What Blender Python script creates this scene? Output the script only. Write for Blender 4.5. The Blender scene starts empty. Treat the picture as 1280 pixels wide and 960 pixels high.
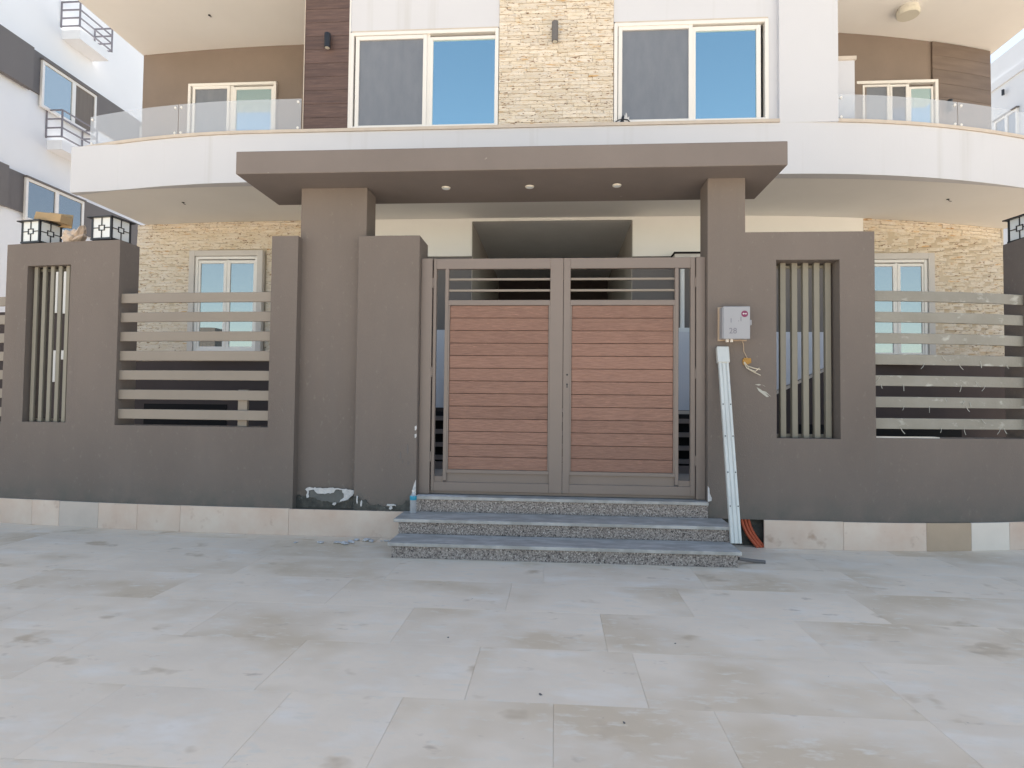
import bpy, bmesh, math, random
from mathutils import Vector, Matrix
random.seed(7)
S = bpy.context.scene
C = S.collection

# ------------------------------------------------------------------ camera
cam = bpy.data.cameras.new('camera')
camo = bpy.data.objects.new('camera', cam); C.objects.link(camo)
cam.sensor_width = 36.0
cam.lens = 36.0*759.9/1280
cam.clip_start = 0.05; cam.clip_end = 4000
PITCH, YAW, ROLL = .0328, .0712, .0108
camo.location = (.2961, -5.962, 1.334)
camo.rotation_euler = (Matrix.Rotation(YAW, 4, 'Z') @ Matrix.Rotation(math.pi/2 + PITCH, 4, 'X') @ Matrix.Rotation(ROLL, 4, 'Z')).to_euler()
S.camera = camo

# ------------------------------------------------------------------ sky and sun (the sun stands behind the villa)
SUN_EL, SUN_AZ = math.radians(57.5), math.radians(0)      # azimuth from +Y towards -X when negative
w = bpy.data.worlds.new('World'); S.world = w; w.use_nodes = True
nt = w.node_tree; bg = nt.nodes['Background']
sky = nt.nodes.new('ShaderNodeTexSky'); sky.sky_type = 'NISHITA'; sky.sun_disc = False
sky.sun_elevation = SUN_EL; sky.sun_rotation = SUN_AZ
sky.air_density = 1.0; sky.dust_density = .8; sky.ozone_density = 1.5
wb = nt.nodes.new('ShaderNodeVectorMath'); wb.operation = 'MULTIPLY'; wb.inputs[1].default_value = (1.17, 1.02, .84)   # camera balanced for shade
nt.links.new(sky.outputs[0], wb.inputs[0]); nt.links.new(wb.outputs[0], bg.inputs[0]); bg.inputs[1].default_value = .11
sl = bpy.data.lights.new('sun', 'SUN'); sl.energy = 5.0; sl.angle = math.radians(.5); sl.color = (1, .90, .77)
so = bpy.data.objects.new('sun', sl); C.objects.link(so); so.location = (0, 10, 30)
sd = Vector((math.sin(SUN_AZ)*math.cos(SUN_EL), math.cos(SUN_AZ)*math.cos(SUN_EL), math.sin(SUN_EL)))
so.rotation_euler = sd.to_track_quat('Z', 'Y').to_euler()
vs = S.view_settings
vs.view_transform = 'Standard'; vs.look = 'None'; vs.gamma = 1; vs.use_curve_mapping = False
vs.exposure = 1.5
S.cycles.max_bounces = 8; S.cycles.diffuse_bounces = 5; S.cycles.use_denoising = True
try: S.cycles.denoiser = 'OPENIMAGEDENOISE'
except Exception: pass

# ------------------------------------------------------------------ materials
def M(name, col, rough=.7, var=0, scale=3, stretch=(1,1,1), bump=0, bscale=60, col2=None, rnd=0, spec=.4, metal=0, detail=6,
      speck=None, speck2=None, dirt=None, contrast=(.3,.7), bstretch=None, speck_scale=180, speck_w=.08):
    m = bpy.data.materials.new(name); m.use_nodes = True
    t = m.node_tree; N = t.nodes; L = t.links; b = N['Principled BSDF']
    b.inputs['Roughness'].default_value = rough; b.inputs['Metallic'].default_value = metal
    b.inputs['Specular IOR Level'].default_value = spec
    geo = N.new('ShaderNodeNewGeometry')
    def mapped(st):
        mp = N.new('ShaderNodeMapping'); mp.inputs['Scale'].default_value = st
        L.new(geo.outputs['Position'], mp.inputs['Vector'])
        if rnd:
            oi = N.new('ShaderNodeObjectInfo'); mul = N.new('ShaderNodeMath'); mul.operation = 'MULTIPLY'; mul.inputs[1].default_value = 37
            L.new(oi.outputs['Random'], mul.inputs[0]); L.new(mul.outputs[0], mp.inputs['Location'])
        return mp.outputs[0]
    cur = None
    def mix(a, bcol, fac, mode='MIX'):
        mx = N.new('ShaderNodeMix'); mx.data_type = 'RGBA'; mx.blend_type = mode
        for k, v in ((0, fac), (6, a), (7, bcol)):
            if hasattr(v, 'is_linked') or isinstance(v, bpy.types.NodeSocket): L.new(v, mx.inputs[k])
            elif k == 0: mx.inputs[k].default_value = v
            else: mx.inputs[k].default_value = (*v, 1)
        return mx.outputs[2]
    def noise(sc, st, det=detail, rg=contrast):
        n = N.new('ShaderNodeTexNoise'); n.inputs['Scale'].default_value = sc; n.inputs['Detail'].default_value = det
        n.inputs['Roughness'].default_value = .6
        L.new(mapped(st), n.inputs['Vector'])
        r = N.new('ShaderNodeMapRange'); r.inputs['From Min'].default_value = rg[0]; r.inputs['From Max'].default_value = rg[1]
        L.new(n.outputs['Fac'], r.inputs['Value'])
        return r.outputs[0]
    cur = col
    if var or col2:
        c2 = col2 or tuple(x*(1-var) for x in col)
        cur = mix(col, c2, noise(scale, stretch))
    if rnd:
        oi = N.new('ShaderNodeObjectInfo')
        r = N.new('ShaderNodeMapRange'); r.inputs['To Min'].default_value = 1-rnd; r.inputs['To Max'].default_value = 1+rnd
        L.new(oi.outputs['Random'], r.inputs['Value'])
        hs = N.new('ShaderNodeHueSaturation'); L.new(r.outputs[0], hs.inputs['Value'])
        if isinstance(cur, tuple): hs.inputs['Color'].default_value = (*cur, 1)
        else: L.new(cur, hs.inputs['Color'])
        cur = hs.outputs[0]
    for s, sc_, st_, rg_ in (speck or []):
        cur = mix(cur, s, noise(sc_, st_, 3, rg_))
    if dirt:   # (colour, height0, height1): grime that thins out above the ground
        c_, z0, z1 = dirt
        sx = N.new('ShaderNodeSeparateXYZ'); L.new(geo.outputs['Position'], sx.inputs[0])
        r = N.new('ShaderNodeMapRange'); r.inputs['From Min'].default_value = z1; r.inputs['From Max'].default_value = z0
        L.new(sx.outputs[2], r.inputs['Value'])
        mm = N.new('ShaderNodeMath'); mm.operation = 'MULTIPLY'
        L.new(r.outputs[0], mm.inputs[0]); L.new(noise(5, (1,1,1), 6, (.35,.65)), mm.inputs[1])
        cur = mix(cur, c_, mm.outputs[0])
    if isinstance(cur, tuple): b.inputs['Base Color'].default_value = (*cur, 1)
    else: L.new(cur, b.inputs['Base Color'])
    if bump:
        n = N.new('ShaderNodeTexNoise'); n.inputs['Scale'].default_value = bscale; n.inputs['Detail'].default_value = 4
        L.new(mapped(bstretch or stretch), n.inputs['Vector'])
        bp = N.new('ShaderNodeBump'); bp.inputs['Strength'].default_value = bump; bp.inputs['Distance'].default_value = .01
        L.new(n.outputs['Fac'], bp.inputs['Height']); L.new(bp.outputs[0], b.inputs['Normal'])
    return m

def glassy(name, tint, body, refl, rough=.0, transp=0, wav=0, wscale=3, veil=0):
    """a pane: part mirror of the sky, part dark room or see-through"""
    m = bpy.data.materials.new(name); m.use_nodes = True
    t = m.node_tree; N = t.nodes; L = t.links; N.remove(N['Principled BSDF']); out = N['Material Output']
    g = N.new('ShaderNodeBsdfGlossy'); g.inputs['Color'].default_value = (*tint, 1); g.inputs['Roughness'].default_value = rough
    d = N.new('ShaderNodeBsdfTransparent') if transp else N.new('ShaderNodeBsdfDiffuse'); d.inputs['Color'].default_value = (*body, 1)
    mx = N.new('ShaderNodeMixShader'); lw = N.new('ShaderNodeFresnel'); lw.inputs['IOR'].default_value = 1.5
    ad = N.new('ShaderNodeMath'); ad.operation = 'ADD'; ad.use_clamp = True; ad.inputs[1].default_value = refl
    L.new(lw.outputs[0], ad.inputs[0]); fac = ad.outputs[0]
    front = None
    if transp:      # only the outer face of a see-through pane mirrors
        gb = N.new('ShaderNodeNewGeometry'); front = N.new('ShaderNodeMath'); front.operation = 'SUBTRACT'; front.inputs[0].default_value = 1
        L.new(gb.outputs['Backfacing'], front.inputs[1]); mu = N.new('ShaderNodeMath'); mu.operation = 'MULTIPLY'
        L.new(fac, mu.inputs[0]); L.new(front.outputs[0], mu.inputs[1]); fac = mu.outputs[0]
    L.new(fac, mx.inputs[0]); L.new(d.outputs[0], mx.inputs[1]); L.new(g.outputs[0], mx.inputs[2])
    if wav:
        n = N.new('ShaderNodeTexNoise'); n.inputs['Scale'].default_value = wscale
        geo = N.new('ShaderNodeNewGeometry'); L.new(geo.outputs['Position'], n.inputs['Vector'])
        bp = N.new('ShaderNodeBump'); bp.inputs['Strength'].default_value = wav; bp.inputs['Distance'].default_value = .02
        L.new(n.outputs['Fac'], bp.inputs['Height']); L.new(bp.outputs[0], g.inputs['Normal'])
    res = mx.outputs[0]
    if veil:
        v = N.new('ShaderNodeBsdfDiffuse'); v.inputs['Color'].default_value = (.66,.69,.74,1)  # pale diffuse layer painted in for sky light reflected off the clear surface
        m2 = N.new('ShaderNodeMixShader'); m2.inputs[0].default_value = veil; vm = N.new('ShaderNodeMath'); vm.operation = 'MULTIPLY'; vm.inputs[1].default_value = veil; L.new(front.outputs[0], vm.inputs[0]); L.new(vm.outputs[0], m2.inputs[0])
        L.new(res, m2.inputs[1]); L.new(v.outputs[0], m2.inputs[2]); res = m2.outputs[0]
    L.new(res, out.inputs['Surface'])
    return m

WALLC = (.200, .172, .156)
m_wall = M('taupe_render', WALLC, .85, .17, 1.0, (1,1,.45), bump=.45, bscale=120, spec=.2, detail=9, dirt=((.135,.135,.122), .26, .52),
           speck=[((.178,.155,.142), 2.2, (2.5,2.5,.22), (.55,.75)), ((.30,.28,.26), 9, (1,1,1), (.75,.83)), ((.225,.20,.182), 26, (1,1,.6), (.62,.78))])
m_canopy = M('taupe_canopy', (.215,.188,.176), .85, .15, 1.1, bump=.3, bscale=170, spec=.2, speck=[((.4,.38,.36), 12, (1,1,1), (.73,.8))])
m_white = M('white_render', (.63,.64,.68), .8, .04, .8, bump=.15, bscale=90, spec=.2, speck=[((.56,.565,.585), 1.6, (3,3,.12), (.58,.78))])
m_nwhite = M('neighbour_white', (.66,.68,.71), .8, .04, .6, bump=.1, bscale=60, spec=.2)
m_lwhite = M('left_neighbour_white', (.82,.84,.87), .8, .05, .5, bump=.1, bscale=60, spec=.2)
m_cream = M('cream_render', (.84,.835,.81), .8, .05, 1.0, bump=.15, bscale=90, spec=.2)
m_soffit = M('soffit_paint', (.85,.845,.83), .85, .06, .7, bump=.1, bscale=60, spec=.2)
m_brown = M('brown_render', (.235,.19,.16), .85, .12, 1.5, bump=.2, bscale=90, spec=.2)
m_porchw = M('porch_side', (.40,.375,.345), .85, .10, 1.5, bump=.1, spec=.2)
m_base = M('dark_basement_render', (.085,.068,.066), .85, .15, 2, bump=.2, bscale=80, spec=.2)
m_porch = M('porch_grey', (.80,.81,.80), .85, .10, 1.5, bump=.1, spec=.2)
m_wood = M('wood_effect_cladding', (.15,.095,.08), .55, 0, 2.2, (1,1,14), bump=.3, bscale=30, col2=(.085,.055,.05), rnd=.10,
           speck=[((.22,.155,.14), 5, (1,1,30), (.6,.75))])
m_wood2 = M('warm_wood_cladding', (.19,.145,.118), .6, 0, 1.6, (1,1,9), bump=.25, bscale=30, col2=(.145,.11,.09), rnd=.08)
m_plank = M('composite_plank', (.325,.19,.145), .6, 0, 9, (1,1,14), bump=.55, bscale=42, bstretch=(.45,1,7), col2=(.225,.125,.095), rnd=.10,
            contrast=(.35,.7), speck=[((.45,.25,.19), 30, (.35,1,6), (.62,.75))])
m_metal = M('taupe_gate_metal', (.225,.185,.165), .45, .08, 2, bump=.04, bscale=200, spec=.5)
m_slat = M('khaki_slat_paint', (.275,.24,.205), .5, .10, 2, (1,1,1), bump=.05, bscale=100, rnd=.05)
m_slat_d = M('cement_splashed_slat_paint', (.235,.225,.195), .6, 0, 3, (1,1,1), bump=.25, bscale=40, col2=(.29,.28,.25), rnd=.05,
             speck=[((.46,.46,.43), 7, (1,1,1.6), (.60,.74))])
m_bar = M('olive_bar_paint', (.25,.235,.195), .5, .08, 3, bump=.05, bscale=100, rnd=.05)
m_stone = M('ledge_stone', (.66,.57,.435), .8, 0, 5, (1,1,3), bump=1.0, bscale=30, bstretch=(1,1,2.2), col2=(.76,.70,.62), rnd=.08,
            speck=[((.58,.38,.19), 4, (1,1,5), (.62,.70)), ((.55,.42,.28), 16, (1,1,3), (.58,.66)), ((.24,.15,.09), 15, (1,1,3.2), (.605,.65))])
m_stonebed = M('stone_joint', (.56,.48,.37), .9, .1, 20)
m_surround = M('window_surround', (.60,.57,.54), .8, .08, 4, bump=.2)
m_ledge = M('marble_ledge', (.62,.54,.46), .5, .14, 6, (1,1,1), bump=.05)
m_frame = M('white_aluminium', (.80,.78,.75), .35, .03, 3, spec=.5)
m_slab = M('paving_stone', (.87,.745,.60), .62, 0, 1.1, (1,1.3,1), bump=.18, bscale=22, col2=(.76,.65,.525), rnd=.018, detail=9, contrast=(.38,.68),
           speck=[((.86,.78,.68), 1.7, (1.3,2.4,1), (.54,.72)), ((.68,.555,.41), .9, (1,1.3,1), (.50,.66)), ((.60,.48,.35), 2.6, (1,1.4,1), (.62,.72)), ((.79,.71,.60), 9, (1,2.2,1), (.55,.72)), ((.54,.44,.345), 5, (1,1.8,1), (.66,.80)), ((.40,.32,.26), 22, (1.2,1,1), (.74,.78))])
m_bed = M('joint_mortar', (.74,.65,.53), .9, .1, 10)
m_ground = M('sandy_ground', (.62,.56,.47), .9, .15, .2, bump=.2, bscale=6)
m_skirt = M('skirting_stone', (.66,.50,.405), .6, 0, 3, (1,1,1), bump=.12, bscale=40, col2=(.74,.63,.54), rnd=.05, speck=[((.50,.36,.28), 5, (1,1,1), (.62,.75))])
m_skirt_g = M('greyish_skirting_stone', (.62,.54,.48), .6, .08, 5, bump=.1, rnd=.02)
m_skirt_t = M('tan_skirting_stone', (.50,.385,.285), .6, .12, 5, bump=.1, rnd=.02)
m_skirt_w = M('pale_skirting_stone', (.82,.74,.66), .6, .06, 5, bump=.1, rnd=.02)
m_tread = M('dusty_tread', (.36,.35,.335), .5, 0, 5, (1,2.5,1), bump=.1, bscale=60, col2=(.52,.51,.495), contrast=(.42,.62), detail=9, speck=[((.5,.5,.5), 60, (1,1,1), (.66,.74))])
m_granite = M('speckled_granite', (.17,.145,.14), .4, 0, 66, bump=.05, col2=(.36,.32,.30), spec=.5, contrast=(.42,.55),
              speck=[((.68,.64,.61), 82, (1,1,1), (.60,.64)), ((.03,.027,.03), 70, (1.1,1,1.2), (.58,.62))])
m_cement = M('raw_cement', (.12,.12,.11), .95, 0, 14, bump=1.0, bscale=35, col2=(.05,.052,.05), speck=[((.3,.3,.29), 30, (1,1,1), (.66,.75))])
m_shred = M('dried_cement', (.50,.50,.46), .9, .2, 30)
m_cement2 = M('grey_patch', (.17,.175,.17), .95, .25, 10, bump=.6, bscale=40)
m_plaster = M('white_plaster', (.70,.70,.71), .9, .25, 30, bump=.8, bscale=60)
m_black = M('black_paint', (.018,.02,.026), .4, .1, 5, spec=.5)
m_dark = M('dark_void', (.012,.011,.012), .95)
m_milk = M('frosted_glass', (.72,.76,.78), .35, .04, 5)
m_box = M('meter_box_plastic', (.345,.355,.39), .4, .04, 5, spec=.5)
m_purple = M('purple_sticker', (.20,.03,.10), .4)
m_ink = M('faded_ink', (.20,.20,.24), .7)
m_duct = M('galvanised_white_duct', (.54,.56,.555), .35, 0, 3, (3,3,.6), bump=.05, col2=(.66,.69,.68), metal=.15, spec=.6, speck=[((.42,.46,.50), 6, (2,2,.5), (.62,.75))])
m_red = M('terracotta_conduit', (.52,.11,.05), .5, .12, 20, bump=.1)
m_card = M('cardboard', (.42,.30,.17), .85, .12, 8, bump=.2)
m_paper = M('crumpled_wrap', (.62,.50,.40), .8, .18, 8, bump=.3)
m_wire = M('cream_cable', (.66,.60,.48), .5, .1, 30)
m_foam = M('orange_foam', (.42,.24,.07), .9, .2, 20, bump=.5)
m_cyan = M('blue_bottle_label', (.03,.33,.50), .4, .1, 30)
m_lamp = M('lamp_trim', (.62,.60,.54), .4)
m_globe = M('ceiling_lamp_cover', (.62,.60,.52), .35)
m_grey = M('slate_band', (.165,.155,.155), .8, .08, 1, bump=.1)
m_screen = M('insect_mesh', (.155,.17,.20), .45, 0, 3, (3,3,1), col2=(.19,.205,.235), spec=.8, bump=.1, bscale=300)
m_curtain = M('curtain', (.20,.175,.155), .9, .2, 25, (1,1,.02))
m_pipe = M('white_pipe', (.72,.74,.76), .4, .05, 5)
m_yard = M('yard_concrete', (.30,.27,.24), .9, .15, 2)
m_rail = M('grey_rail_paint', (.21,.20,.23), .5, .05, 5)
g_blue = glassy('sky_reflecting_pane', (.66,.93,1.0), (.03,.06,.09), .66, wav=.07, wscale=1.2)
g_pale = glassy('pale_reflecting_pane', (.74,.82,.84), (.13,.15,.15), .34, wav=.07, wscale=1.5)
g_dull = glassy('dull_reflecting_pane', (.55,.60,.65), (.05,.05,.055), .25, wav=.03)
g_rail = glassy('balcony_glass', (.90,.95,1.0), (.985,.99,.99), .03, transp=1, veil=.42)
g_bottle = glassy('clear_plastic', (.9,.95,1.0), (.95,.97,.98), .10, transp=1, veil=.45)

# ------------------------------------------------------------------ mesh helpers
WORLD = {}
def rag(pts, amp=.006, seg=.018):
    r_ = random.Random(int(sum(p[0] for p in pts)*1000)); out = []
    for i, p in enumerate(pts):
        q = pts[(i+1) % len(pts)]; d = math.hypot(q[0]-p[0], q[1]-p[1]); n = max(1, int(d/seg))
        for k in range(n):
            u = k/n; out.append((p[0]+(q[0]-p[0])*u + r_.uniform(-amp,amp), p[1]+(q[1]-p[1])*u + r_.uniform(-amp,amp)))
    return out
class MB:
    def __init__(s): s.v = []; s.f = []
    def box(s, x0, x1, y0, y1, z0, z1, nx=1):
        b = len(s.v)
        for i in range(nx+1):
            x = x0 + (x1-x0)*i/nx
            s.v += [(x,y0,z0),(x,y1,z0),(x,y1,z1),(x,y0,z1)]
        for i in range(nx):
            a = b+4*i; c = a+4
            for j in range(4):
                k = (j+1) % 4
                s.f.append((a+j, a+k, c+k, c+j)[::-1])
        s.f.append((b, b+1, b+2, b+3)[::-1][::1]); e = b+4*nx
        s.f.append((e, e+1, e+2, e+3))
        return s
    def ring(s, x0, x1, y0, y1, z0, z1, t, tb=None, tt=None):
        """rectangular frame in the XZ plane, pieces butted end to end"""
        tb = t if tb is None else tb; tt = t if tt is None else tt
        s.box(x0, x0+t, y0, y1, z0, z1); s.box(x1-t, x1, y0, y1, z0, z1)
        s.box(x0+t, x1-t, y0, y1, z0, z0+tb); s.box(x0+t, x1-t, y0, y1, z1-tt, z1); return s
    def poly(s, pts, a0, a1, axis='y'):
        """outline given in two dimensions pushed from a0 to a1 along the third"""
        b = len(s.v); n = len(pts)
        def P(p, a): return {'y': (p[0], a, p[1]), 'z': (p[0], p[1], a), 'x': (a, p[0], p[1])}[axis]
        s.v += [P(p, a0) for p in pts] + [P(p, a1) for p in pts]
        s.f.append(tuple(range(b, b+n))); s.f.append(tuple(range(b+2*n-1, b+n-1, -1)))
        for i in range(n):
            j = (i+1) % n; s.f.append((b+j, b+i, b+n+i, b+n+j))
        return s
    def cyl(s, p0, p1, r0, r1=None, n=14):
        r1 = r0 if r1 is None else r1
        p0 = Vector(p0); p1 = Vector(p1); d = (p1-p0).normalized()
        u = d.orthogonal().normalized(); v = d.cross(u); b = len(s.v)
        for p, r in ((p0, r0), (p1, r1)):
            for i in range(n):
                a = 2*math.pi*i/n; s.v.append(tuple(p + u*math.cos(a)*r + v*math.sin(a)*r))
        for i in range(n):
            j = (i+1) % n; s.f.append((b+i, b+j, b+n+j, b+n+i))
        s.f.append(tuple(range(b+n-1, b-1, -1))); s.f.append(tuple(range(b+n, b+2*n)))
        return s
    def tube(s, pts, r, n=8, ridge=0):
        pts = [Vector(p) for p in pts]; b = len(s.v); m = len(pts)
        for k, p in enumerate(pts):
            d = (pts[min(k+1, m-1)] - pts[max(k-1, 0)]).normalized()
            u = d.cross(Vector((0, 1, .13))).normalized(); v = d.cross(u)
            rr = r + (ridge if k % 2 else 0)
            for i in range(n):
                a = 2*math.pi*i/n; s.v.append(tuple(p + u*math.cos(a)*rr + v*math.sin(a)*rr))
        for k in range(m-1):
            for i in range(n):
                j = (i+1) % n; q = b+k*n; s.f.append((q+i, q+j, q+n+j, q+n+i))
        s.f.append(tuple(range(b+n-1, b-1, -1))); s.f.append(tuple(range(b+(m-1)*n, b+m*n)))
        return s
    def build(s, name, mat, parent=None, origin=None, bend=None, bevel=0, smooth=False, local=False, stuff=False, jitter=0):
        v = [tuple(p) for p in s.v]
        if bend: v = [(x, y+bend(x), z) for x, y, z in v]
        if jitter: v = [(x+random.uniform(-jitter,jitter), y+random.uniform(-jitter,jitter), z+random.uniform(-jitter,jitter)) for x,y,z in v]
        if origin is None:
            xs, ys, zs = zip(*v); origin = ((min(xs)+max(xs))/2, (min(ys)+max(ys))/2, min(zs))
        if local: origin = (0,0,0)
        ox, oy, oz = origin
        me = bpy.data.meshes.new(name); me.from_pydata([(x-ox, y-oy, z-oz) for x, y, z in v], [], s.f); me.update()
        bm = bmesh.new(); bm.from_mesh(me)
        bmesh.ops.recalc_face_normals(bm, faces=bm.faces[:])
        if bevel:
            ed = [e for e in bm.edges if len(e.link_faces) == 2 and e.calc_face_angle(0) > .6]
            bmesh.ops.bevel(bm, geom=ed, offset=bevel, segments=1, affect='EDGES', clamp_overlap=True)
        bm.to_mesh(me); bm.free()
        if smooth:
            for p in me.polygons: p.use_smooth = True
        me.materials.append(mat)
        return link(name, me, parent, origin, local, stuff)

def link(name, me, parent, origin, local=False, stuff=False):
    o = bpy.data.objects.new(name, me); C.objects.link(o)
    WORLD[o.name] = Vector(origin)
    if parent is not None:
        o.parent = parent
        o.location = Vector(origin) if local else Vector(origin) - WORLD[parent.name]
        if local: WORLD[o.name] = WORLD[parent.name]
    else: o.location = origin
    if stuff: o['kind'] = 'stuff'
    return o

def tag(o, label, cat, group=None):
    o['label'] = label; o['category'] = cat
    if group: o['group'] = group
    return o

def thing(name, loc, label, cat, group=None, rz=0):
    o = bpy.data.objects.new(name, None); C.objects.link(o); o.location = loc; o.rotation_euler = (0,0,rz)
    o.empty_display_size = .1
    WORLD[o.name] = Vector(loc); return tag(o, label, cat, group)

def structure(o): o['kind'] = 'structure'; return o

def copy_tree(o, parent=None, loc=None, rz=None):
    c = o.copy(); C.objects.link(c); c.parent = parent
    if loc is not None: c.location = loc; WORLD[c.name] = Vector(loc)
    if rz is not None: c.rotation_euler = (0,0,rz)
    for ch in [x for x in bpy.data.objects if x.parent == o]: copy_tree(ch, c)
    return c

def B(x0,x1,y0,y1,z0,z1,nx=1): return MB().box(x0,x1,y0,y1,z0,z1,nx)

# plans of the bowed walls: how far each line swings back from its straight middle
def fence_bend(x):
    if x < -2.3: return .021*(-2.3-x)**2
    if x > 3.0: return .075*(x-3.0)**2
    return 0
def villa_bend(x):
    if x < -4: return .016*(-4-x)**2
    if x > 2.9: return .034*(x-2.9)**2
    return 0
def band_bend(x):
    if x < -4: return .046*(-4-x)**2
    if x > 3.3: return .052*(x-3.3)**2
    return 0

# ================================================================== SETTING: ground
g = MB(); g.v = [(-900,-900,-.03),(900,-900,-.03),(900,900,-.03),(-900,900,-.03)]; g.f = [(0,1,2,3)]
structure(g.build('ground', m_ground, origin=(0,0,-.03)))
pav = structure(B(-9.6, 11, -11.6, .6, -.028, -.008).build('pavement', m_bed, origin=(0,-4,-.028)))
rows = []
y = .4
while y > -11.4:
    rows.append((y-.6, y)); y -= .6
special = {5: [-2.28,-1.08,-.1,.72,1.9,3.1], 6: [-2.9,-1.7,-.9,-.38,.3,1.0,1.9,2.6]}
for ri, (ya, yb) in enumerate(rows):
    if ri in special:
        xs = special[ri][:]
    else:
        xs = [random.uniform(-.6,.6)]
    while xs[0] > -9.4: xs.insert(0, xs[0]-1.2)
    while xs[-1] < 10.2: xs.append(xs[-1]+1.2)
    for xa, xb in zip(xs[:-1], xs[1:]):
        gp = .0005
        hz = random.uniform(-.0004,.0004)
        B(xa+gp, xb-gp, ya+gp, yb-gp, -.007, hz).build('paving_slab', m_slab, pav, bevel=.0009)
# courtyard behind the wall
structure(B(-9.45, 10.9, .62, 4.1, -.02, .40).build('courtyard', m_yard, origin=(0,2,-.02)))

m_earth = M('dark_bounce_earth', (.16,.13,.10), .95, .3, 1.5, bump=.5, bscale=8)
for x0, x1, nm in ((-13.98,-9.62,'added_side_ground'),(11.02,15.9,'added_side_ground')):  # unseen ground strips added to tune light bounced onto the neighbour houses
    structure(B(x0, x1, -3.0, 30, -.025, .02).build(nm, m_earth if x0 > 0 else m_yard, origin=((x0+x1)/2,13,-.025)))
structure(B(-9.6, 11.0, 5.7, 30, -.025, .015).build('back_yard', m_earth, origin=(0,18,-.025)))
# ================================================================== BOUNDARY WALLS
def slot_bars(parent, xs, z0, z1, yo, bend, mat, hw=.027, dp=.05):
    for x in xs:
        B(x-hw, x+hw, yo, yo+dp, z0, z1).build('bar', mat, parent, bend=bend, bevel=.003)
    for z in (z0+.005, z1-.045):
        B(min(xs)-.06, max(xs)+.06, yo+.052, yo+.072, z, z+.03, 4).build('bar_holder', mat, parent, bend=bend)
SLZ = [2.405, 2.203, 2.0, 1.798, 1.595, 1.392, 1.188]
def slats(parent, x0, x1, yo, mat, bend, nx=10):
    for z in SLZ:
        B(x0, x1, yo, yo+.03, z-.05+random.uniform(-.002,.002), z+.05, nx).build('slat', mat, parent, bend=bend, bevel=.003)

lw = thing('boundary_wall', (-5.0, .15, 0), 'taupe rendered boundary wall left of the gate with slatted bays and a barred slot', 'wall')
b = MB()
b.box(-9.2, -2.324, 0, .3, .0, 1.07, 40)
b.box(-5.71, -5.43, 0, .3, 1.07, 3.02, 3); b.box(-4.88, -4.29, 0, .3, 1.07, 3.02, 6)
b.box(-5.43, -4.88, 0, .3, 2.775, 3.02, 4); b.box(-5.43, -4.88, 0, .3, 1.07, 1.087, 4)
b.box(-2.6, -2.324, 0, .3, 1.07, 3.02, 3)
b.box(-9.2, -7.6, 0, .3, 1.07, 3.02, 8)
b.build('wall_body', m_wall, lw, bend=fence_bend)
slot_bars(lw, [-5.375,-5.265,-5.162,-5.062,-4.965], 1.087, 2.775, .055, fence_bend, m_bar, .023, .028)
slats(lw, -4.29, -2.6, .04, m_slat, fence_bend)
slats(lw, -7.6, -5.71, .04, m_slat, fence_bend)
B(-2.965, -2.865, .08, .12, 1.07, 1.45).build('slat_post', m_slat, lw, bend=fence_bend, bevel=.003)
xs = [-9.2,-8.4,-7.5,-6.6,-5.9,-5.24,-4.9,-4.43,-3.98,-3.5,-2.35,-1.10]
for i, (xa, xb) in enumerate(zip(xs[:-1], xs[1:])):
    B(xa+.001, xb-.001, -.022, -.002, 0, .262+random.uniform(-.003,.003), 4).build('skirting_tile', m_skirt_g if i == 6 else m_skirt, lw, bend=fence_bend, bevel=.002)

rw = thing('boundary_wall', (4.0, .15, 0), 'taupe rendered boundary wall right of the gate, its slats splashed with cement', 'wall')
b = MB()
b.box(2.112, 2.402, 0, .3, .262, 3.015, 2); b.box(2.99, 3.315, 0, .3, .262, 3.015, 3)
b.box(2.402, 2.99, 0, .3, 2.745, 3.015, 4); b.box(2.402, 2.99, 0, .3, .262, 1.035, 4)
b.box(3.315, 4.86, 0, .3, .262, 1.05, 14)
b.box(4.86, 5.1, 0, .3, .262, 3.015, 3); b.box(5.6, 6.2, 0, .3, .262, 3.015, 5)
b.box(5.1, 5.6, 0, .3, 2.745, 3.015, 4); b.box(5.1, 5.6, 0, .3, .262, 1.035, 4)
b.box(6.2, 8.6, 0, .3, .262, 1.05, 14); b.box(8.6, 9.4, 0, .3, .262, 3.015, 6)
b.build('wall_body', m_wall, rw, bend=fence_bend)
B(2.112, 9.4, .09, .29, 0, .262, 40).build('footing', m_cement, rw, bend=fence_bend)
slot_bars(rw, [2.512,2.622,2.728,2.833,2.939], 1.035, 2.745, .13, fence_bend, m_bar)
slot_bars(rw, [5.17,5.26,5.35,5.44,5.53], 1.035, 2.745, .13, fence_bend, m_bar)
slats(rw, 3.315, 4.86, .04, m_slat_d, fence_bend)
slats(rw, 6.2, 8.6, .04, m_slat_d, fence_bend)
for x0, x1, mt in [(2.275,3.0,m_skirt),(3.0,3.77,m_skirt),(3.77,4.21,m_skirt_t),(4.21,4.61,m_skirt_w),(4.61,5.3,m_skirt),(5.3,6.2,m_skirt),(6.2,7.2,m_skirt),(7.2,8.2,m_skirt),(8.2,9.4,m_skirt)]:
    B(x0+.001, x1-.001, -.022, -.002, 0, .262+random.uniform(-.003,.003), 5).build('skirting_tile', mt, rw, bend=fence_bend, bevel=.002)
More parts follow.
